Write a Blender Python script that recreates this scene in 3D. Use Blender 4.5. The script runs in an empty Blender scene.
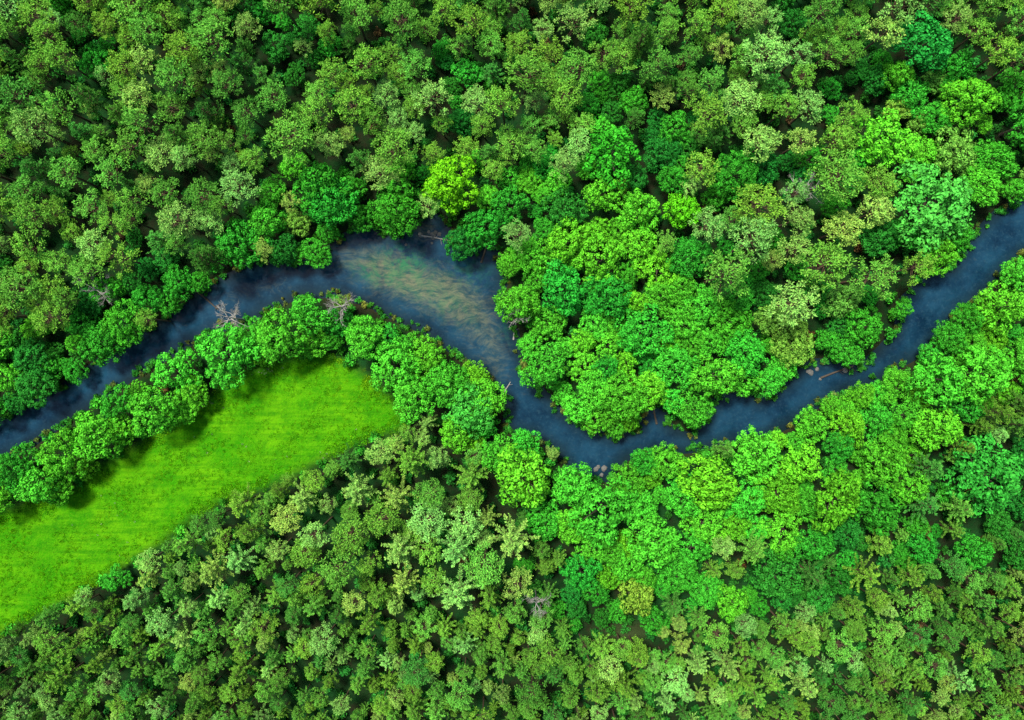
import bpy, math, random
import numpy as np
from mathutils import noise, Vector
random.seed(7); rng=np.random.default_rng(7)
S=0.2; H=1024*S*24/36
scene=bpy.context.scene

# ------------------------------------------------ plan of the site
RIVER=[(-700,760),(-300,560),(-120,475),(0,420),(40,398),(75,378),(110,350),(150,330),(185,300),(215,283),(245,265),(280,262),(320,262),(335,238),(365,226),(385,235),(412,228),(430,213),(447,220),(455,250),(480,252),(487,238),(500,258),(505,285),(498,300),(512,322),(520,345),(522,372),(535,385),(550,398),(565,415),(590,430),(615,438),(640,428),(645,408),(660,400),(668,425),(690,437),(705,425),(715,400),(735,390),(760,400),(790,382),(812,362),(840,360),(855,370),(880,350),(898,330),(902,300),(930,273),(955,268),(972,238),(1000,210),(1024,198),(1200,100),(1700,-70),
(1700,0),(1200,165),(1024,254),(1004,270),(990,289),(962,309),(942,333),(922,354),(896,369),(874,383),(843,392),(818,406),(792,425),(757,440),(720,444),(690,451),(650,452),(625,459),(612,479),(590,482),(570,472),(560,452),(530,434),(505,428),(507,400),(480,370),(450,350),(430,335),(395,318),(370,305),(340,295),(300,295),(265,310),(245,325),(215,330),(195,340),(170,355),(140,372),(120,385),(90,405),(60,425),(30,445),(0,458),(-120,515),(-300,610),(-700,830)]
MEADOW=[(-160,600),(0,512),(60,500),(110,462),(150,440),(185,420),(215,395),(240,375),(280,362),(320,355),(350,365),(375,385),(400,410),(400,428),(370,435),(340,450),(300,470),(260,488),(225,497),(190,517),(160,542),(110,572),(60,602),(20,622),(0,632),(-160,720)]
A=[(490,440),(530,440),(560,465),(600,482),(625,470),(650,455),(720,455),(790,435),(830,405),(880,375),(930,345),(960,310),(1000,270),(1030,255),(1030,390),(980,420),(940,470),(890,510),(840,525),(780,530),(740,550),(690,575),(640,588),(590,578),(560,560),(530,520),(495,490)]
B=[(500,250),(540,215),(590,225),(640,230),(690,260),(720,300),(760,320),(805,350),(800,375),(760,400),(720,400),(700,435),(680,435),(660,400),(640,425),(610,436),(570,410),(525,375),(530,330),(500,290)]
C=[(205,275),(230,210),(290,160),(330,155),(380,170),(420,155),(450,150),(490,165),(560,150),(600,115),(640,140),(700,190),(710,240),(690,260),(640,225),(590,220),(540,215),(500,255),(480,245),(430,218),(380,235),(340,240),(320,265),(245,265)]
D=[(850,130),(890,60),(930,20),(990,60),(1030,80),(1030,210),(990,225),(960,270),(920,260),(900,200),(870,170)]
E=[(-10,345),(60,315),(100,290),(160,285),(215,265),(190,300),(110,352),(40,402),(-10,425)]
F=[(700,255),(830,250),(905,290),(900,330),(840,365),(800,350),(760,320),(720,300)]
G=[(520,560),(600,590),(700,580),(800,535),(900,515),(960,470),(1030,430),(1030,560),(930,560),(850,600),(760,610),(660,630),(600,650),(540,620)]
P2=[(330,470),(400,430),(480,450),(520,520),(530,590),(470,620),(380,610),(300,580),(260,520),(290,490)]
P3=[(690,190),(760,120),(860,110),(900,200),(930,270),(860,330),(800,320),(720,290)]
CLEAR=[(595,632),(625,622),(655,632),(640,645),(610,645)]

def sd(poly,P):
    P=np.asarray(P,float); V=np.array(poly,float); W=np.roll(V,-1,0)
    d=np.full(len(P),1e18); ins=np.zeros(len(P),bool)
    for a,b in zip(V,W):
        e=b-a; w=P-a
        t=np.clip((w@e)/(e@e),0,1)
        q=w-t[:,None]*e
        d=np.minimum(d,(q*q).sum(1))
        c=(a[1]>P[:,1])!=(b[1]>P[:,1])
        if e[1]!=0:
            ins^= c&(P[:,0]<(e[0]*(P[:,1]-a[1])/e[1]+a[0]))
    d=np.sqrt(d); return np.where(ins,-d,d)
def inside(poly,x,y):
    r=False;n=len(poly)
    for i in range(n):
        x1,y1=poly[i];x2,y2=poly[(i+1)%n]
        if (y1>y)!=(y2>y) and x<(x2-x1)*(y-y1)/(y2-y1)+x1: r=not r
    return r
def tw(px,py,h=0.0):
    k=(H-h)/H*S
    return (px-512)*k,(360-py)*k

# ------------------------------------------------ materials
def newmat(name):
    m=bpy.data.materials.new(name); m.use_nodes=True
    nt=m.node_tree; nt.nodes.clear(); return m,nt
def N(nt,t,**k):
    n=nt.nodes.new(t)
    for a,v in k.items(): setattr(n,a,v)
    return n
def mix(nt,fac,a,b,blend='MIX'):
    n=nt.nodes.new('ShaderNodeMix'); n.data_type='RGBA'; n.blend_type=blend
    for s,v in ((n.inputs[0],fac),(n.inputs[6],a),(n.inputs[7],b)):
        if isinstance(v,(int,float)): s.default_value=v
        elif isinstance(v,tuple): s.default_value=(*v,1)
        else: nt.links.new(v,s)
    return n.outputs[2]
def math_(nt,op,a,b=0.0,c=None):
    n=nt.nodes.new('ShaderNodeMath'); n.operation=op
    for i,v in enumerate((a,b,c)):
        if v is None: continue
        if isinstance(v,(int,float)): n.inputs[i].default_value=v
        else: nt.links.new(v,n.inputs[i])
    return n.outputs[0]
def maprange(nt,v,a,b,c=0.0,d=1.0):
    n=nt.nodes.new('ShaderNodeMapRange'); n.inputs[1].default_value=a;n.inputs[2].default_value=b;n.inputs[3].default_value=c;n.inputs[4].default_value=d
    nt.links.new(v,n.inputs[0]); return n.outputs[0]
def noise_(nt,vec,scale,detail=4,rough=0.55):
    n=nt.nodes.new('ShaderNodeTexNoise'); n.inputs['Scale'].default_value=scale;n.inputs['Detail'].default_value=detail;n.inputs['Roughness'].default_value=rough
    if vec is not None: nt.links.new(vec,n.inputs['Vector'])
    return n.outputs[0]

def leafmat(name):
    m,nt=newmat(name)
    o=N(nt,'ShaderNodeOutputMaterial')
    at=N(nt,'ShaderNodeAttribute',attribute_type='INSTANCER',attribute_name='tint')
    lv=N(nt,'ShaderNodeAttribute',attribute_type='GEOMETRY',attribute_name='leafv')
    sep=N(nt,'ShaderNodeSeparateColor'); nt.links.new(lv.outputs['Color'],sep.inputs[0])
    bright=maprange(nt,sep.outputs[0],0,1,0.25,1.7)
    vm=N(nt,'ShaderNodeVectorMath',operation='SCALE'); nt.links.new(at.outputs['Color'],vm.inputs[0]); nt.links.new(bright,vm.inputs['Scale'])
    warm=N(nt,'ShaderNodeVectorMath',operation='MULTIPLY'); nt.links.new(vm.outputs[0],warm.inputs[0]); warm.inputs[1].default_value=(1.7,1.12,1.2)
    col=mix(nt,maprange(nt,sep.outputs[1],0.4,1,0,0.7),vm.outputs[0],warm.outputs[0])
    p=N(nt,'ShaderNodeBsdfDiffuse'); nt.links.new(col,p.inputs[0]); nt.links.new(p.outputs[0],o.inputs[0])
    return m
M_leaf=leafmat('broadleaf_foliage'); M_needle=leafmat('pine_needles')
def barkmat(name,c1,c2):
    m,nt=newmat(name); o=N(nt,'ShaderNodeOutputMaterial'); p=N(nt,'ShaderNodeBsdfPrincipled')
    tc=N(nt,'ShaderNodeTexCoord'); f=noise_(nt,tc.outputs['Object'],9,5,0.7)
    nt.links.new(mix(nt,maprange(nt,f,0.35,0.65),c1,c2),p.inputs['Base Color']); p.inputs['Roughness'].default_value=0.9
    nt.links.new(p.outputs[0],o.inputs[0]); return m
M_bark=barkmat('bark',(0.06,0.045,0.03),(0.13,0.10,0.075))
M_pbark=barkmat('pine_bark',(0.08,0.05,0.03),(0.17,0.10,0.055))
M_dead=barkmat('weathered_dead_wood',(0.26,0.24,0.21),(0.55,0.51,0.46))
M_rock=barkmat('river_stone',(0.08,0.08,0.075),(0.26,0.25,0.22))

# ------------------------------------------------ mesh helpers
class MB:
    def __init__(s): s.v=[];s.f=[];s.m=[];s.c=[];s.n=0
    def add(s,v,f,mi,c):
        v=np.asarray(v,float)
        s.v.append(v); s.f+= [tuple(i+s.n for i in q) for q in f]; s.m+= [mi]*len(f)
        c=np.asarray(c,float)
        if c.ndim==1: c=np.tile(c,(len(v),1))
        s.c.append(c); s.n+=len(v)
    def quads(s,v,mi,c):
        n=len(v); base=s.n
        s.v.append(v.reshape(-1,3)); idx=(np.arange(n*4)+base).reshape(n,4)
        s.f+= [tuple(int(a) for a in r) for r in idx]; s.m+=[mi]*n
        s.c.append(np.repeat(c,4,0)); s.n+=n*4
    def tube(s,pts,rad,mi,seg=6):
        pts=[Vector(p) for p in pts]; vs=[];fs=[]
        for i,p in enumerate(pts):
            d=(pts[min(i+1,len(pts)-1)]-pts[max(i-1,0)]).normalized()
            u=d.orthogonal().normalized(); w=d.cross(u)
            for k in range(seg):
                a=2*math.pi*k/seg
                vs.append(p+(u*math.cos(a)+w*math.sin(a))*rad[i])
        for i in range(len(pts)-1):
            for k in range(seg):
                fs.append((i*seg+k,i*seg+(k+1)%seg,(i+1)*seg+(k+1)%seg,(i+1)*seg+k))
        s.add([tuple(v) for v in vs],fs,mi,(0.5,0.0))
    def mesh(s,name,mats):
        me=bpy.data.meshes.new(name); me.from_pydata(np.concatenate(s.v).tolist(),[],s.f)
        for m in mats: me.materials.append(m)
        me.polygons.foreach_set('material_index',np.array(s.m,dtype=np.int32))
        c=np.concatenate(s.c); a=me.color_attributes.new('leafv','FLOAT_COLOR','POINT')
        cc=np.ones((len(c),4),dtype=np.float32); cc[:,:2]=c
        a.data.foreach_set('color',cc.ravel()); me.update(); return me
def unit(v): return v/np.maximum(np.linalg.norm(v,axis=-1,keepdims=True),1e-9)
def leaves(center,dirs,rad,size,jit,aspect=0.6):
    n=len(dirs); pos=center+dirs*rad[:,None]
    nr=unit(dirs+rng.normal(0,jit,(n,3))); 
    t=unit(np.cross(nr,rng.normal(0,1,(n,3)))); b=np.cross(nr,t)
    sz=size*rng.uniform(0.7,1.3,n)[:,None]
    fold=nr*sz*0.2
    return np.stack([pos-t*sz,pos-b*sz*aspect+fold,pos+t*sz,pos+b*sz*aspect+fold],1)

def broadleaf(name,seed,nl=8,clr=(0.13,0.21),lf=0.048,per=58,height=2.3,flat=0.8):
    global rng; rng=np.random.default_rng(seed); mb=MB()
    cz=height-0.85
    lobes=[(np.array([rng.uniform(-.12,.12),rng.uniform(-.12,.12),cz+0.28]),0.5)]
    a0=rng.uniform(0,6.28)
    for i in range(nl):
        a=a0+2*math.pi*i/nl+rng.uniform(-.3,.3); r=rng.uniform(0.45,0.75)
        lobes.append((np.array([math.cos(a)*r,math.sin(a)*r,cz+rng.uniform(-.35,.2)]),rng.uniform(0.24,0.42)))
    mb.tube([(0,0,-0.15),(0.02,0.01,height*0.3),(0,0.03,height*0.55),(0.02,0,height*0.78)],[0.075,0.055,0.04,0.015],1,7)
    cl=[]
    for lc,lr in lobes:
        st=np.array([0,0,height*rng.uniform(0.28,0.5)]); mid=(st+lc)/2+np.array([0,0,-0.05])
        mb.tube([tuple(st),tuple(mid),tuple(lc)],[0.035,0.022,0.008],1,5)
        k=int(17*(lr/0.4)**2)+4
        for _ in range(k):
            for tr in range(12):
                d=unit(rng.normal(0,1,3)); 
                if d[2]<-0.2: continue
                p=lc+d*lr*np.array([1,1,flat])
                if all(np.linalg.norm(p-q[0])>0.21 for q in cl):
                    if any(np.linalg.norm(p-l2)<r2*0.6 for l2,r2 in lobes): continue
                    cl.append((p,rng.uniform(*clr),d)); break
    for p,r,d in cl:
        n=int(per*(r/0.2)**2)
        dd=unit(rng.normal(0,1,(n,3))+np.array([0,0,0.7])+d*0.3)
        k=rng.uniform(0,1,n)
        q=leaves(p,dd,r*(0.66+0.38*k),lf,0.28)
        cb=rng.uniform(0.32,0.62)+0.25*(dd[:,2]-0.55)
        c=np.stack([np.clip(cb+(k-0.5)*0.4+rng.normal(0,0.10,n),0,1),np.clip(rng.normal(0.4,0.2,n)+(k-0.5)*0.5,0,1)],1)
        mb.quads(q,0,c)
    return mb.mesh(name,[M_leaf,M_bark])

def pine(name,seed,height=5.0,crown=1.5,tufts=42,tr=(0.15,0.25),bl=0.14,bw=0.024):
    global rng; rng=np.random.default_rng(seed); mb=MB()
    mb.tube([(0,0,-0.3),(0.03,0.0,height*0.4),(-0.02,0.03,height*0.75),(0,0,height*0.97)],[0.085,0.065,0.045,0.012],1,7)
    base=height-crown; cl=[]
    for i in range(tufts*3):
        if len(cl)>=tufts: break
        t=rng.uniform(0,1); a=i*2.399+rng.uniform(-.45,.45)
        L=math.sqrt(max(0,1-t**2.4))*rng.uniform(0.62,1.10)
        if rng.random()<0.3: L*=0.6
        p=np.array([math.cos(a)*L,math.sin(a)*L,base+t*crown+0.15*L+rng.uniform(-.06,.06)])
        if any(np.linalg.norm((p-q)*np.array([1,1,.6]))<0.25 for q,_ in cl): continue
        s0=np.array([0,0,max(p[2]-0.35-0.2*L,base*0.9)])
        mb.tube([tuple(s0),tuple((s0+p)/2+np.array([0,0,-0.05])),tuple(p)],[0.022,0.014,0.006],1,4)
        cl.append((p,0.55*t+0.45*min(1,L)))
    cl.append((np.array([0,0,height]),1.0))
    for p,f in cl:
        r=rng.uniform(*tr); cb=rng.uniform(0.3,0.6)+0.25*(f-.5)
        n=int(34*(r/.2)**1.5)
        k=rng.uniform(0,1,n); dd=unit(rng.normal(0,1,(n,3))+np.array([0,0,0.9]))
        q=leaves(p,dd*np.array([1,1,0.85]),r*(0.45+0.5*k),0.043,0.3,0.45)
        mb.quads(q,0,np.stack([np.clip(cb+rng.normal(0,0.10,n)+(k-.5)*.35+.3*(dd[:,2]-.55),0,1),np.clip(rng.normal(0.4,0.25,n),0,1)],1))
        n=20
        d=unit(rng.normal(0,1,(n,3))+np.array([0,0,0.5]))
        o=p+d*(r*rng.uniform(0.4,0.8,n))[:,None]
        d2=unit(d+rng.normal(0,0.3,(n,3))); L=(bl*rng.uniform(0.7,1.25,n))[:,None]
        up=unit(np.array([0,0,1.0])+rng.normal(0,.5,(n,3)))
        w=unit(np.cross(d2,up))*bw*rng.uniform(0.7,1.4,n)[:,None]
        q=np.stack([o,o+d2*L*0.5-w,o+d2*L,o+d2*L*0.5+w],1)
        mb.quads(q,0,np.stack([np.clip(cb+0.14+rng.normal(0,0.12,n),0,1),np.clip(rng.normal(0.6,0.25,n),0,1)],1))
    return mb.mesh(name,[M_needle,M_pbark])

def conifer(name,seed,height=4.8,crown=2.7,tiers=8,star=False):
    """young conifer: whorls of needle-covered branches; star = longer, clearer single branches"""
    global rng; rng=np.random.default_rng(seed); mb=MB()
    mb.tube([(0,0,-0.3),(0.01,0,height*0.5),(0,0,height)],[0.07,0.05,0.008],1,6)
    def brush(s0,e,n,w0,base):
        ax=unit(e-s0); side=unit(np.cross(ax,[0.01,0,1.0])); upv=np.cross(side,ax)
        f=rng.uniform(0.05,1.05,n)**0.75; p=s0+(e-s0)*f[:,None]+rng.normal(0,0.02,(n,3))
        ang=rng.uniform(-0.6,math.pi+0.6,n)
        od=np.cos(ang)[:,None]*side+np.sin(ang)[:,None]*upv
        d=unit(ax*(0.8 if star else 0.55)+od+rng.normal(0,.25,(n,3)))
        tip=p+d*(w0*rng.uniform(.6,1.4,n)*(1.25-.6*f if star else 1))[:,None]
        w=unit(np.cross(d,unit(np.array([0,0,1.0])+rng.normal(0,.55,(n,3)))))*0.022*rng.uniform(.7,1.4,n)[:,None]; mid=(p+tip)/2
        q=np.stack([p,mid-w,tip,mid+w],1)
        cb=base+(0.40 if star else 0.28)*f+rng.normal(0,.10,n)
        mb.quads(q,0,np.stack([np.clip(cb,0,1),np.clip(f*.7+rng.normal(0,.2,n),0,1)],1))
    for ti in range(tiers):
        t=ti/(tiers-1); z=height-crown+t*crown*0.95; nb=rng.integers(5,8); a0=rng.uniform(0,6.28)
        R=(1-t)**0.65*(1.08 if star else 0.98)+0.08
        for b in range(nb):
            a=a0+2*math.pi*b/nb+rng.uniform(-.3,.3); L=R*rng.uniform(0.65,1.12); z_=z+rng.uniform(-.12,.12)
            s0=np.array([0,0,z_]); e=np.array([math.cos(a)*L,math.sin(a)*L,z_+L*rng.uniform(0.0,0.4)]); 
            mb.tube([tuple(s0),tuple(e)],[0.02,0.006],1,3)
            base=0.17+0.18*t+rng.uniform(-.1,.12)
            brush(s0,e,int((72 if star else 44)*L)+12,0.15 if star else 0.13,base)
            if L>0.35 and not star:
                for sgn in (-1,1):
                    aa=a+sgn*rng.uniform(.4,.75); m=s0+(e-s0)*rng.uniform(.45,.65); l2=L*rng.uniform(.3,.5)
                    brush(m,m+np.array([math.cos(aa)*l2,math.sin(aa)*l2,l2*rng.uniform(0,.4)]),int(40*l2)+8,0.12,base)
    return mb.mesh(name,[M_needle,M_pbark])

def deadtree(name,seed,height=2.4,spread=1.0,mat=None):
    global rng; rng=np.random.default_rng(seed); mb=MB()
    mb.tube([(0,0,-0.1),(0.02,0,height*0.35),(0,0.03,height*0.7),(0.03,0,height)],[0.07,0.05,0.035,0.01],0,7)
    def br(p,d,L,r,lev):
        m=p+d*L*0.5+rng.normal(0,0.05,3)*L; e=p+d*L+rng.normal(0,0.06,3)*L
        mb.tube([tuple(p),tuple(m),tuple(e)],[r,r*0.7,r*0.3],0,5 if lev<2 else 3)
        if lev<3:
            for k in range(5 if lev<2 else 4):
                f=rng.uniform(0.3,1.0); q=p+(e-p)*f
                br(q,unit(d+rng.normal(0,0.55,3)+np.array([0,0,0.1])),L*rng.uniform(0.35,0.6),r*0.5,lev+1)
    for i in range(11):
        a=i*2.399; z=height*rng.uniform(0.4,0.97)
        br(np.array([0,0,z]),unit(np.array([math.cos(a),math.sin(a),rng.uniform(0.1,0.7)])),spread*rng.uniform(0.5,0.95),0.032,0)
    return mb.mesh(name,[mat or M_dead])

def shrub(name,seed):
    global rng; rng=np.random.default_rng(seed); mb=MB()
    for i in range(8):
        a=i*2.399; r=0.62*math.sqrt(i/9)*rng.uniform(0.8,1.2); p=np.array([math.cos(a)*r,math.sin(a)*r,0.55+rng.uniform(-.15,.3)])
        mb.tube([(0,0,-0.1),tuple(p*np.array([.6,.6,.5])),tuple(p)],[0.03,0.02,0.008],1,4)
        n=32; dd=unit(rng.normal(0,1,(n,3))+np.array([0,0,0.6]))
        q=leaves(p,dd,0.34*rng.uniform(0.5,1.1,n),0.12,0.4)
        cb=rng.uniform(0.15,0.85)
        mb.quads(q,0,np.stack([np.clip(cb+rng.normal(0,0.18,n),0,1),rng.uniform(0,0.9,n)],1))
    return mb.mesh(name,[M_needle,M_bark])

def tuft(name,seed):
    global rng; rng=np.random.default_rng(seed); mb=MB(); n=16
    a=rng.uniform(0,6.28,n); o=np.stack([np.cos(a),np.sin(a),np.zeros(n)],1)*rng.uniform(0,0.5,n)[:,None]
    d=unit(np.stack([np.cos(a)*0.9,np.sin(a)*0.9,rng.uniform(0.4,1.3,n)],1)+rng.normal(0,.3,(n,3)))
    L=rng.uniform(0.5,1.0,n)[:,None]; w=unit(np.cross(d,rng.normal(0,1,(n,3))))*0.09
    q=np.stack([o,o+d*L*0.5-w,o+d*L,o+d*L*0.5+w],1)
    mb.quads(q,0,np.stack([rng.uniform(0.1,0.9,n),rng.uniform(0,1,n)],1))
    return mb.mesh(name,[M_needle])

def coll(name,meshes):
    c=bpy.data.collections.new(name)
    for i,m in enumerate(meshes):
        o=bpy.data.objects.new('%s_%02d'%(name,i),m); c.objects.link(o)
    return c
BL=[broadleaf('broadleaf_%d'%i,100+i,nl=5+i%5,height=2.15+0.12*(i%3)) for i in range(12)]
PI=[pine('pine_%d'%i,200+i,height=4.6,crown=1.2+0.2*(i%3),tufts=32+6*(i%4)) for i in range(12)]
YP=[conifer('young_conifer_%d'%i,300+i,tiers=6+i%3,star=(i>=4)) for i in range(9)]
SH=[shrub('shrub_%d'%i,400+i) for i in range(5)]
TF=[tuft('grass_tuft_%d'%i,500+i) for i in range(4)]
DT=[deadtree('dead_tree_%d'%i,600+i) for i in range(3)]
C_BL=coll('broadleaf_tree_kinds',BL);C_PI=coll('pine_tree_kinds',PI);C_YP=coll('young_pine_kinds',YP);C_SH=coll('shrub_kinds',SH);C_TF=coll('grass_tuft_kinds',TF)

def scatter(name,collection,items,nvar):
    me=bpy.data.meshes.new(name); me.from_pydata([i[0] for i in items],[],[])
    def att(n,t,data,key):
        a=me.attributes.new(n,t,'POINT'); a.data.foreach_set(key,np.array(data).ravel())
    att('scl','FLOAT_VECTOR',np.array([i[1] for i in items],dtype=np.float32),'vector')
    att('rot','FLOAT_VECTOR',np.array([i[2] for i in items],dtype=np.float32),'vector')
    tt=np.ones((len(items),4),dtype=np.float32); tt[:,:3]=np.array([i[3] for i in items])
    att('tint','FLOAT_COLOR',tt,'color')
    att('variant','INT',np.array([random.randrange(nvar) for _ in items],dtype=np.int32),'value')
    ob=bpy.data.objects.new(name,me); scene.collection.objects.link(ob)
    g=bpy.data.node_groups.new(name+'_nodes','GeometryNodeTree')
    g.interface.new_socket('Geometry',in_out='INPUT',socket_type='NodeSocketGeometry')
    g.interface.new_socket('Geometry',in_out='OUTPUT',socket_type='NodeSocketGeometry')
    gi=g.nodes.new('NodeGroupInput');go=g.nodes.new('NodeGroupOutput')
    ip=g.nodes.new('GeometryNodeInstanceOnPoints'); ci=g.nodes.new('GeometryNodeCollectionInfo')
    ci.inputs[0].default_value=collection; ci.inputs['Separate Children'].default_value=True; ci.inputs['Reset Children'].default_value=True
    def na(n,t):
        x=g.nodes.new('GeometryNodeInputNamedAttribute'); x.data_type=t; x.inputs[0].default_value=n; return x.outputs[0]
    g.links.new(gi.outputs[0],ip.inputs['Points']); g.links.new(ci.outputs[0],ip.inputs['Instance'])
    ip.inputs['Pick Instance'].default_value=True
    g.links.new(na('variant','INT'),ip.inputs['Instance Index'])
    er=g.nodes.new('FunctionNodeEulerToRotation'); g.links.new(na('rot','FLOAT_VECTOR'),er.inputs[0]); g.links.new(er.outputs[0],ip.inputs['Rotation'])
    g.links.new(na('scl','FLOAT_VECTOR'),ip.inputs['Scale'])
    g.links.new(ip.outputs[0],go.inputs[0])
    md=ob.modifiers.new('scatter','NODES'); md.node_group=g
    return ob

# ------------------------------------------------ tree planting
def region(px,py):
    x=min(max(px,2),1022); y=min(max(py,2),718)
    x+=noise.noise((px/40,py/40,3))*14; y+=noise.noise((px/40,py/40,9))*14
    for k,p in (('CLEAR',CLEAR),('A',A),('B',B),('P3',P3),('F',F),('C',C),('D',D),('E',E),('G',G),('P2',P2)):
        if inside(p,x,y): return k
    return 'PT' if y<400 and not (x>900 and y>380) else 'PB'
def vary(c,a=0.18,yell=0.15):
    b=1+random.uniform(-a,a); y=random.uniform(-yell,yell)
    return (c[0]*b*(1+y*1.5)*1.12,c[1]*b,c[2]*b*(1-y)*0.88)
BRI=(0.085,0.53,0.033);MID=(0.04,0.38,0.03);DRK=(0.025,0.25,0.03);OLI=(0.14,0.42,0.055)
LIM=(0.15,0.60,0.015)
PIN=(0.125,0.43,0.05);PING=(0.22,0.55,0.11);PIND=(0.06,0.29,0.04)
def spec(k,px,py):
    r=random.random(); n=noise.noise((px/70,py/70,1.7))
    if k=='A': return ('b',random.uniform(13,30),vary(BRI if r<0.9 else MID,.2,.3),1)
    if k=='B': return ('b',random.uniform(14,28),vary(BRI if r<0.88 else MID,0.2,.3),1)
    if k=='C': return ('b',random.uniform(12,27),vary(MID if r<0.5 else DRK if r<.62 else BRI if r<.88 else OLI),1) if r<0.93 else ('p',15,vary(PING),1)
    if k=='D': return ('b',random.uniform(15,30),vary(MID if r<0.35 else BRI if r<.8 else OLI),1) 
    if k=='E': return ('b',random.uniform(12,22),vary(MID if r<0.5 else DRK if r<.7 else BRI),1)
    if k=='F': return ('b',random.uniform(13,24),vary(MID if r<0.5 else OLI if r<.85 else DRK),1)
    if k=='G': return (('b',random.uniform(9,20),vary(MID if r<0.35 else DRK),0.9) if r<.6 else ('y',random.uniform(10,17),vary(PIN if r<.8 else PIND),0.8)) 
    if k=='P2': return ('p' if r<.6 else 'y',random.uniform(12,21),vary(PING if r<.35 or r>.8 else PIN,0.18),1)
    if k=='P3': return ('p',random.uniform(14,25),vary(PING if r<.45 else PIN,0.15),1) if r<.75 else ('b',random.uniform(12,22),vary(MID if r<.9 else DRK),1)
    if k=='PB':
        s=1.0-0.2*min(max((py-520)/200,0),1)
        return ('y' if r<.66 else 'p',random.uniform(9,16.5)*s,vary(PIN if r<.48 or r>.80 else PING if r<.6 or r>.72 else PIND,0.22),1.0)
    if k=='PT':
        if n>0.32 and r<.6: return ('b',random.uniform(10,17),vary(DRK if r<.3 else MID),1)
        return ('p' if r<.9 else 'y',random.uniform(11,20),vary(PIN if r<.7 else PING if r<.88 else PIND,0.18),1)
HF={'b':2.2,'p':4.6,'y':4.8}
items={'b':[],'p':[],'y':[]}
acc=np.zeros((0,3))
HERO=[
(220,357,30,BRI),(278,338,27,BRI),(306,312,23,BRI),(334,322,17,MID),(362,338,22,BRI),(392,366,25,BRI),(424,357,22,BRI),(412,398,24,BRI),(446,384,23,BRI),(470,412,26,(0.06,0.5,0.06)),(486,400,20,BRI),(455,432,20,BRI),
(172,374,22,BRI),(148,410,26,BRI),(112,404,20,MID),(88,436,27,BRI),(118,430,16,BRI),(58,458,24,BRI),(28,484,26,BRI),(6,470,22,MID),(52,492,16,BRI),(-16,500,22,BRI),(190,392,16,BRI),(245,350,14,MID),(383,336,14,MID),
(450,183,30,LIM),(615,150,32,(0.05,0.50,0.03)),(640,208,24,BRI),(684,208,19,LIM),(940,200,42,(0.06,0.47,0.07)),(316,183,30,MID),(545,368,24,BRI),(460,242,17,DRK),(395,205,28,MID),(235,245,22,MID),
(524,482,34,BRI),(606,512,34,BRI),(575,490,24,BRI),(930,40,34,(0.03,0.36,0.045)),(1000,480,40,(0.03,0.40,0.055)),(816,545,20,MID),(735,605,18,BRI),(640,600,20,OLI),(778,580,24,DRK),(330,200,26,MID),(510,262,14,BRI),(120,322,20,MID),
(848,300,20,OLI),(600,260,26,BRI),(870,326,20,MID),(904,309,12,MID),(945,252,20,BRI),(990,374,30,BRI),(945,380,28,BRI),(1014,306,26,BRI)]
def place(px,py,rpx,hf,kind):
    r=rpx*S
    for _ in range(3):
        h=HF[kind]*r*hf; h=min(h,19 if kind!='b' else 12)
        rr=rpx*S*(H-h*0.85)/H; r=rr
    x,y=tw(px,py,h*0.85)
    return x,y,r,h
for i,(px,py,r,t) in enumerate(HERO):
    x,y,rr,h=place(px,py,r,1,'b')
    nme='alder_tree' if i<25 else ('oak_tree' if r>=28 else 'maple_tree')
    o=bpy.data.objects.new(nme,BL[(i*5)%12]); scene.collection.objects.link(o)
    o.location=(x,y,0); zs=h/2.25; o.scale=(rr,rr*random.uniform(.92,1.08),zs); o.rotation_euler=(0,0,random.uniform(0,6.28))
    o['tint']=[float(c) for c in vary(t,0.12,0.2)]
    acc=np.vstack([acc,[px,py,r]])
for px,py,r,t in ((512,543,22,PING),(355,492,17,PING),(470,478,17,PIN),(300,500,15,PING),(180,640,14,PING),(700,668,13,PING)):
    x,y,rr,h=place(px,py,r,0.8,'y'); o=bpy.data.objects.new('spruce_tree',YP[4+int(px)%5]); scene.collection.objects.link(o)
    o.location=(x,y,0); o.scale=(rr,rr,h/4.8); o.rotation_euler=(0,0,random.uniform(0,6.28)); o['tint']=[float(c) for c in vary(t,.05,.05)]
    acc=np.vstack([acc,[px,py,r]])
def bulk(ncand,fac,small=1.0,kinds=None):
    global acc
    P=np.stack([np.random.default_rng(ncand).uniform(-120,1144,ncand),np.random.default_rng(ncand+1).uniform(-110,830,ncand)],1)
    dr=sd(RIVER,P); dm=sd(MEADOW,P)
    for (px,py),a,b in zip(P,dr,dm):
        if a<4 or b<4: continue
        k=region(px,py)
        if k=='CLEAR': continue
        if (a<60 and b<55) or (a<45 and 440<px<540 and 360<py<450): k='A'
        kd,r,t,hf=spec(k,px,py); r*=small
        f=fac*(1.14 if kd!='b' else (0.94 if k in 'AB' else 1.02))
        kr=0.8 if px>780 else 0.66
        if a<r*kr or b<r*0.7: 
            if min(a,b)<9: continue
            r=min(r,a/kr,b/0.7); kd='b'; 
            if k.startswith('P'): t=vary(MID)
        d=np.hypot(acc[:,0]-px,acc[:,1]-py)-f*(acc[:,2]+r)
        if d.min()<0: continue
        acc=np.vstack([acc,[px,py,r]])
        x,y,rr,h=place(px,py,r,hf,kd)
        big=1+0.22*noise.noise((px/110,py/110,4.4)); t=tuple(c*big for c in t)
        den={'b':2.25,'p':4.6,'y':4.8}[kd]
        zs=h/den*random.uniform(0.80,1.10); 
        items[kd].append(((x,y,0),(rr*random.uniform(.88,1.18),rr*random.uniform(.88,1.18),zs),(random.uniform(-.05,.05),random.uniform(-.05,.05),random.uniform(0,6.28)),t))
bulk(24000,0.74)
bulk(15000,0.66,small=0.70)
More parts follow.
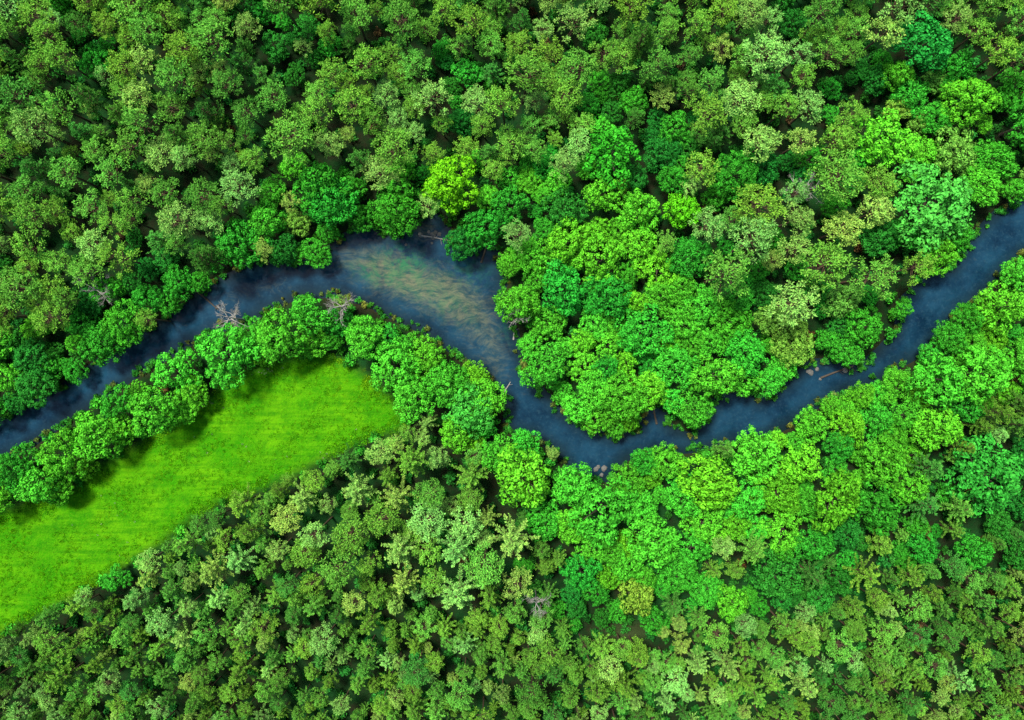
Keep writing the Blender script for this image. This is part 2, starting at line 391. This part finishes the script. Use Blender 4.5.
print('trees',len(acc),{k:len(v) for k,v in items.items()})
scatter('broadleaf_forest',C_BL,items['b'],12)
scatter('pine_forest',C_PI,items['p'],12)
scatter('young_conifer_plantation',C_YP,items['y'],9)

# understorey
g=[]
xs=np.arange(-130,1160,18.0); ys=np.arange(-120,840,18.0)
P=np.array([(x+random.uniform(-8,8),y+random.uniform(-8,8)) for x in xs for y in ys]); dr=sd(RIVER,P);dm=sd(MEADOW,P)
for (px,py),a,b in zip(P,dr,dm):
    if a<2.5 or b<3: continue
    x,y=tw(px,py,1); near=a<16 or b<14
    s=random.uniform(1.1,1.9)*(1.1 if near else 1)
    t=vary((0.05,0.38,0.03) if near else ((0.025,0.20,0.028) if random.random()<.96 else (0.10,0.07,0.03)),0.35)
    g.append(((x,y,-0.1),(s,s,s*random.uniform(.7,1.3)),(0,0,random.uniform(0,6.28)),t))
scatter('forest_undergrowth',C_SH,g,5)

# bank fringe
g=[]
V=np.array(RIVER,float)
for i in range(len(V)):
    a=V[i];b=V[(i+1)%len(V)]; L=np.linalg.norm(b-a)
    if max(abs(a[0]),abs(b[0]))>1300 or min(a[0],b[0])<-300: continue
    for k in range(int(L/4)+1):
        f=random.random(); p=a+(b-a)*f+np.random.default_rng(i*50+k).normal(0,2.5,2)
        x,y=tw(p[0],p[1]); s=random.uniform(0.45,1.1)
        g.append(((x,y,-0.45),(s,s,s*0.8),(0,0,random.uniform(0,6.28)),vary((0.04,0.28,0.03) if random.random()<.8 else (0.12,0.20,0.04),0.3)))
scatter('riverbank_plants',C_SH,g,5)

# meadow grass
g=[]
P=np.stack([np.random.default_rng(5).uniform(-160,405,45000),np.random.default_rng(6).uniform(350,725,45000)],1)
dm=sd(MEADOW,P); ca,sa=math.cos(math.radians(-36)),math.sin(math.radians(-36))
for (px,py),b in zip(P,dm):
    if b>5: continue
    u=px*ca+py*sa; v=-px*sa+py*ca
    n=noise.noise((px/30,py/30,0))+0.9*noise.noise((u/60,v/5,2)); 
    if n+random.uniform(-.3,.3)<-0.02: continue
    x,y=tw(px,py); s=random.uniform(0.2,0.42)*(1.5 if b>-10 else 1)
    m2=noise.noise((px/55,py/55,5)); yl=max(0,m2)
    g.append(((x,y,0),(s,s,s*.9),(0,0,random.uniform(0,6.28)),vary((0.10+0.14*yl,0.45+0.08*yl,0.008),0.3,0.2)))
print('grass',len(g)); scatter('meadow_grass',C_TF,g,4)
g=[]
for cx,cy,n,sp in ((200,402,30,8),(268,372,14,5),(320,470,12,30),(100,520,12,50),(250,440,14,60)):
    for _ in range(n):
        px,py=random.gauss(cx,sp),random.gauss(cy,sp*.5)
        if not inside(MEADOW,px,py): continue
        x,y=tw(px,py); g.append(((x,y,0.1),(.22,.22,.3),(0,0,random.uniform(0,6)),(0.5,0.55,0.35)))
scatter('meadow_wildflowers',C_TF,g,4)

# ------------------------------------------------ terrain + water
def axis(lim,st):
    a=list(np.arange(-lim,lim+.01,st)); s=st;x=lim;out=[]
    while x<3500: s*=1.35; x+=s; out.append(x)
    return np.array([-o for o in reversed(out)]+a+out)
X=axis(140,1.0);Y=axis(105,1.0); gx,gy=np.meshgrid(X,Y)
PW=np.stack([gx.ravel(),gy.ravel()],1); PP=np.stack([PW[:,0]/S+512,360-PW[:,1]/S],1)
dr=sd(RIVER,PP)*S; dm=sd(MEADOW,PP)*S
t=np.clip((dr+1.2)/2.6,0,1); t=t*t*(3-2*t)
nz=np.array([noise.noise((p[0]/9,p[1]/9,0)) if abs(p[0])<200 and abs(p[1])<160 else 0 for p in PW])
Z=-2.0+2.0*t+nz*0.18*t
me=bpy.data.meshes.new('ground'); nx,ny=len(X),len(Y)
idx=np.arange(nx*ny).reshape(ny,nx)
F_=np.stack([idx[:-1,:-1],idx[:-1,1:],idx[1:,1:],idx[1:,:-1]],-1).reshape(-1,4)
me.from_pydata(np.column_stack([PW,Z]).tolist(),[],F_.tolist())
a=me.color_attributes.new('zone','FLOAT_COLOR','POINT'); cc=np.ones((len(PW),4),np.float32)
cc[:,0]=np.clip(0.5-dm/2.5,0,1); cc[:,1]=np.clip(1-(dr-0.3)/1.5,0,1)
dc=sd(CLEAR,PP)*S; cc[:,2]=np.clip(0.5-dc/4,0,1)
a.data.foreach_set('color',cc.ravel()); me.polygons.foreach_set('use_smooth',np.ones(len(F_),bool))
ground=bpy.data.objects.new('ground',me); scene.collection.objects.link(ground)
m,nt=newmat('ground_soil_and_grass'); o=N(nt,'ShaderNodeOutputMaterial');p=N(nt,'ShaderNodeBsdfPrincipled'); p.inputs['Roughness'].default_value=0.95; p.inputs['Specular IOR Level'].default_value=0.0
tc=N(nt,'ShaderNodeTexCoord'); ob=tc.outputs['Object']; z=N(nt,'ShaderNodeAttribute',attribute_name='zone'); sp=N(nt,'ShaderNodeSeparateColor'); nt.links.new(z.outputs['Color'],sp.inputs[0])
fl=mix(nt,maprange(nt,noise_(nt,ob,0.35,6,0.7),0.4,0.6),(0.010,0.045,0.012),(0.025,0.03,0.014))
fl=mix(nt,maprange(nt,noise_(nt,ob,0.08,3),0.5,0.7),fl,(0.015,0.09,0.02))
mp=N(nt,'ShaderNodeMapping'); mp.inputs['Rotation'].default_value=(0,0,math.radians(-36)); mp.inputs['Scale'].default_value=(0.08,1,1); nt.links.new(ob,mp.inputs[0])
gr=mix(nt,maprange(nt,noise_(nt,ob,0.10,6,0.65),0.40,0.60),(0.05,0.36,0.004),(0.16,0.52,0.006))
gr=mix(nt,maprange(nt,noise_(nt,mp.outputs[0],0.9,4,0.6),0.45,0.62,0,0.75),gr,(0.04,0.28,0.004))
gr=mix(nt,maprange(nt,noise_(nt,ob,2.2,4,0.75),0.45,0.7,0,0.55),gr,(0.17,0.45,0.012))
gr=mix(nt,maprange(nt,noise_(nt,ob,0.5,5,0.7),0.50,0.66,0,0.7),gr,(0.035,0.25,0.006))
col=mix(nt,sp.outputs[2],fl,(0.06,0.09,0.03)); col=mix(nt,sp.outputs[0],col,gr)
col=mix(nt,math_(nt,'MULTIPLY',sp.outputs[1],0.8),col,(0.05,0.04,0.022))
nt.links.new(col,p.inputs['Base Color'])
bp=N(nt,'ShaderNodeBump'); bp.inputs['Strength'].default_value=0.9; bp.inputs['Distance'].default_value=0.5; nt.links.new(noise_(nt,ob,2.5,6,0.7),bp.inputs['Height']); nt.links.new(bp.outputs[0],p.inputs['Normal'])
nt.links.new(p.outputs[0],o.inputs[0]); me.materials.append(m)

# river
st=0.6; X=np.arange(-215,215,st);Y=np.arange(-80,85,st); gx,gy=np.meshgrid(X,Y); PW=np.stack([gx.ravel(),gy.ravel()],1)
PP=np.stack([PW[:,0]/S+512,360-PW[:,1]/S],1); dr=sd(RIVER,PP)*S
idx=np.arange(len(PW)).reshape(len(Y),len(X)); F_=np.stack([idx[:-1,:-1],idx[:-1,1:],idx[1:,1:],idx[1:,:-1]],-1).reshape(-1,4)
F_=F_[(dr[F_]<1.4).any(1)]
used=np.unique(F_); rm=-np.ones(len(PW),int); rm[used]=np.arange(len(used)); F_=rm[F_]; PW=PW[used];PP=PP[used];dr=dr[used]
def blob(cx,cy,a,b,ang):
    c,s=math.cos(ang),math.sin(ang); dx=PP[:,0]-cx;dy=PP[:,1]-cy
    u=(dx*c+dy*s)/a; v=(-dx*s+dy*c)/b; return np.exp(-(u*u+v*v))
shal=np.clip(1.0*blob(418,284,60,20,0.33)+0.45*blob(468,318,40,18,0.85)+0.3*blob(372,262,34,16,0.3)+0.3*blob(495,360,16,34,-0.2)+0.15*blob(250,290,50,10,-0.3)+0.55*blob(425,228,14,10,0),0,1)
alg=np.clip(blob(404,262,22,15,0.3)+0.8*blob(375,275,24,9,0.4)+0.5*blob(470,270,20,16,0)+0.5*blob(510,330,8,12,0)+0.4*blob(440,300,40,15,.5),0,1)
me=bpy.data.meshes.new('river_water'); me.from_pydata(np.column_stack([PW,np.full(len(PW),-0.5)]).tolist(),[],F_.tolist())
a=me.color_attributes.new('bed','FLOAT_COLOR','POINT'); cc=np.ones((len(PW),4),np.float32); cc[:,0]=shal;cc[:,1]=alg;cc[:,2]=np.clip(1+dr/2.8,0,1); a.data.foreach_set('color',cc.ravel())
me.polygons.foreach_set('use_smooth',np.ones(len(F_),bool))
w=bpy.data.objects.new('river_water',me); scene.collection.objects.link(w)
m,nt=newmat('river_water'); o=N(nt,'ShaderNodeOutputMaterial');p=N(nt,'ShaderNodeBsdfPrincipled'); p.inputs['Roughness'].default_value=0.05; p.inputs['IOR'].default_value=1.33
tc=N(nt,'ShaderNodeTexCoord'); ob=tc.outputs['Object']; z=N(nt,'ShaderNodeAttribute',attribute_name='bed'); sp=N(nt,'ShaderNodeSeparateColor'); nt.links.new(z.outputs['Color'],sp.inputs[0])
wv=N(nt,'ShaderNodeTexNoise'); wv.inputs['Scale'].default_value=0.12; wv.inputs['Detail'].default_value=2; nt.links.new(ob,wv.inputs['Vector'])
wsc=N(nt,'ShaderNodeVectorMath',operation='SCALE'); nt.links.new(wv.outputs['Color'],wsc.inputs[0]); wsc.inputs['Scale'].default_value=7
wadd=N(nt,'ShaderNodeVectorMath',operation='ADD'); nt.links.new(ob,wadd.inputs[0]); nt.links.new(wsc.outputs[0],wadd.inputs[1])
mp=N(nt,'ShaderNodeMapping'); mp.inputs['Rotation'].default_value=(0,0,math.radians(26)); mp.inputs['Scale'].default_value=(0.3,1,1); nt.links.new(wadd.outputs[0],mp.inputs[0])
streak=noise_(nt,mp.outputs[0],1.1,9,0.78); nbig=noise_(nt,ob,0.14,7,0.7)
deep=mix(nt,maprange(nt,nbig,0.36,0.64),(0.004,0.022,0.048),(0.014,0.066,0.118))
rip=noise_(nt,ob,1.6,6,0.8); deep=mix(nt,maprange(nt,rip,0.52,0.72,0,0.45),deep,(0.05,0.12,0.16))
sf=maprange(nt,math_(nt,'ADD',sp.outputs[0],math_(nt,'MULTIPLY',math_(nt,'SUBTRACT',streak,0.5),1.2)),0.12,1.0,0,0.88)
sand=mix(nt,maprange(nt,streak,0.40,0.58),(0.035,0.09,0.07),(0.20,0.21,0.12))
sand=mix(nt,maprange(nt,noise_(nt,ob,1.8,5,0.8),0.5,0.7,0,0.5),sand,(0.07,0.09,0.055))
col=mix(nt,sf,deep,sand)
af=math_(nt,'MULTIPLY',sp.outputs[1],maprange(nt,noise_(nt,ob,0.6,5,0.7),0.42,0.6)); col=mix(nt,math_(nt,'MULTIPLY',af,0.7),col,(0.03,0.22,0.08))
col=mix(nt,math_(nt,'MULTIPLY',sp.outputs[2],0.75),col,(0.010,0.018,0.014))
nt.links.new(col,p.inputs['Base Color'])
bp=N(nt,'ShaderNodeBump'); bp.inputs['Strength'].default_value=0.22; bp.inputs['Distance'].default_value=0.05
nt.links.new(noise_(nt,ob,1.6,4,0.6),bp.inputs['Height']); nt.links.new(bp.outputs[0],p.inputs['Normal'])
nt.links.new(p.outputs[0],o.inputs[0]); me.materials.append(m)

# dead trees, logs, stones
for px,py,r,k in ((232,318,15,0),(343,307,13,1),(98,290,14,2),(803,190,14,0),(518,318,9,1),(536,598,11,1)):
    x,y=tw(px,py,6); o=bpy.data.objects.new('dead_tree',DT[k]); scene.collection.objects.link(o)
    o.location=(x,y,-0.2); rr=r*S; o.scale=(rr*1.1,rr*1.1,(8.5 if py<330 else 10)/2.4); o.rotation_euler=(0,0,random.uniform(0,6))
def log(px,py,L,ang,r=0.22):
    global rng; rng=np.random.default_rng(int(px)); mb=MB()
    mb.tube([(-L/2,0,0),(-L*.1,0.1,0.05),(L/2,0,0)],[r,r*.8,r*.4],0,7)
    for i in range(5):
        f=rng.uniform(-.2,.45)*L; sgn=rng.choice([-1,1]); mb.tube([(f,0,0),(f+.5,sgn*rng.uniform(.5,1.3),rng.uniform(0,.4))],[r*.3,r*.08],0,4)
    me=mb.mesh('fallen_log',[M_dead if r<0.2 else M_bark]); o=bpy.data.objects.new('fallen_log',me); scene.collection.objects.link(o)
    x,y=tw(px,py); o.location=(x,y,-0.38); o.rotation_euler=(0,0,math.radians(ang))
log(487,246,7,70);log(436,238,6,-10,.17);log(516,325,6,80,.17);log(206,300,6,-40);log(655,412,5,100);log(838,372,7,20);log(503,395,6,60,.17)
import bmesh
for cx,cy,n,sp_ in ((428,236,10,9),(500,300,7,6),(612,470,5,8),(822,372,6,9)):
    bm=bmesh.new()
    for _ in range(n):
        x,y=tw(random.gauss(cx,sp_),random.gauss(cy,sp_*.5)); s=random.uniform(.25,.65)
        r=bmesh.ops.create_icosphere(bm,subdivisions=2,radius=s)
        for v in r['verts']:
            v.co*=1+noise.noise(v.co*2/s+Vector((x,y,0)))*0.35; v.co.z*=.6; v.co+=Vector((x,y,-0.5))
    me=bpy.data.meshes.new('river_stones'); bm.to_mesh(me); bm.free(); me.materials.append(M_rock)
    scene.collection.objects.link(bpy.data.objects.new('river_stones',me))

# ------------------------------------------------ light, sky, camera
wd=bpy.data.worlds.new('World'); scene.world=wd; wd.use_nodes=True; nt=wd.node_tree
bg=nt.nodes['Background']; sk=nt.nodes.new('ShaderNodeTexSky'); sk.sky_type='NISHITA'; sk.sun_disc=False
EL,AZ=math.radians(62),math.radians(-40)
sk.sun_elevation=EL; sk.sun_rotation=AZ; nt.links.new(sk.outputs[0],bg.inputs[0]); bg.inputs[1].default_value=0.10
L=bpy.data.lights.new('sun','SUN'); L.energy=5.0; L.angle=math.radians(12); L.color=(1,0.96,0.87)
so=bpy.data.objects.new('sun',L); scene.collection.objects.link(so)
d=Vector((math.sin(AZ)*math.cos(EL),math.cos(AZ)*math.cos(EL),math.sin(EL))); so.rotation_euler=d.to_track_quat('Z','Y').to_euler(); so.location=d*200
cam=bpy.data.cameras.new('camera'); cam.lens=24; cam.sensor_width=36; cam.clip_end=8000
co=bpy.data.objects.new('camera',cam); scene.collection.objects.link(co); co.location=(0,0,H); scene.camera=co
scene.view_settings.view_transform='Standard'; scene.view_settings.look='None'; scene.view_settings.exposure=0
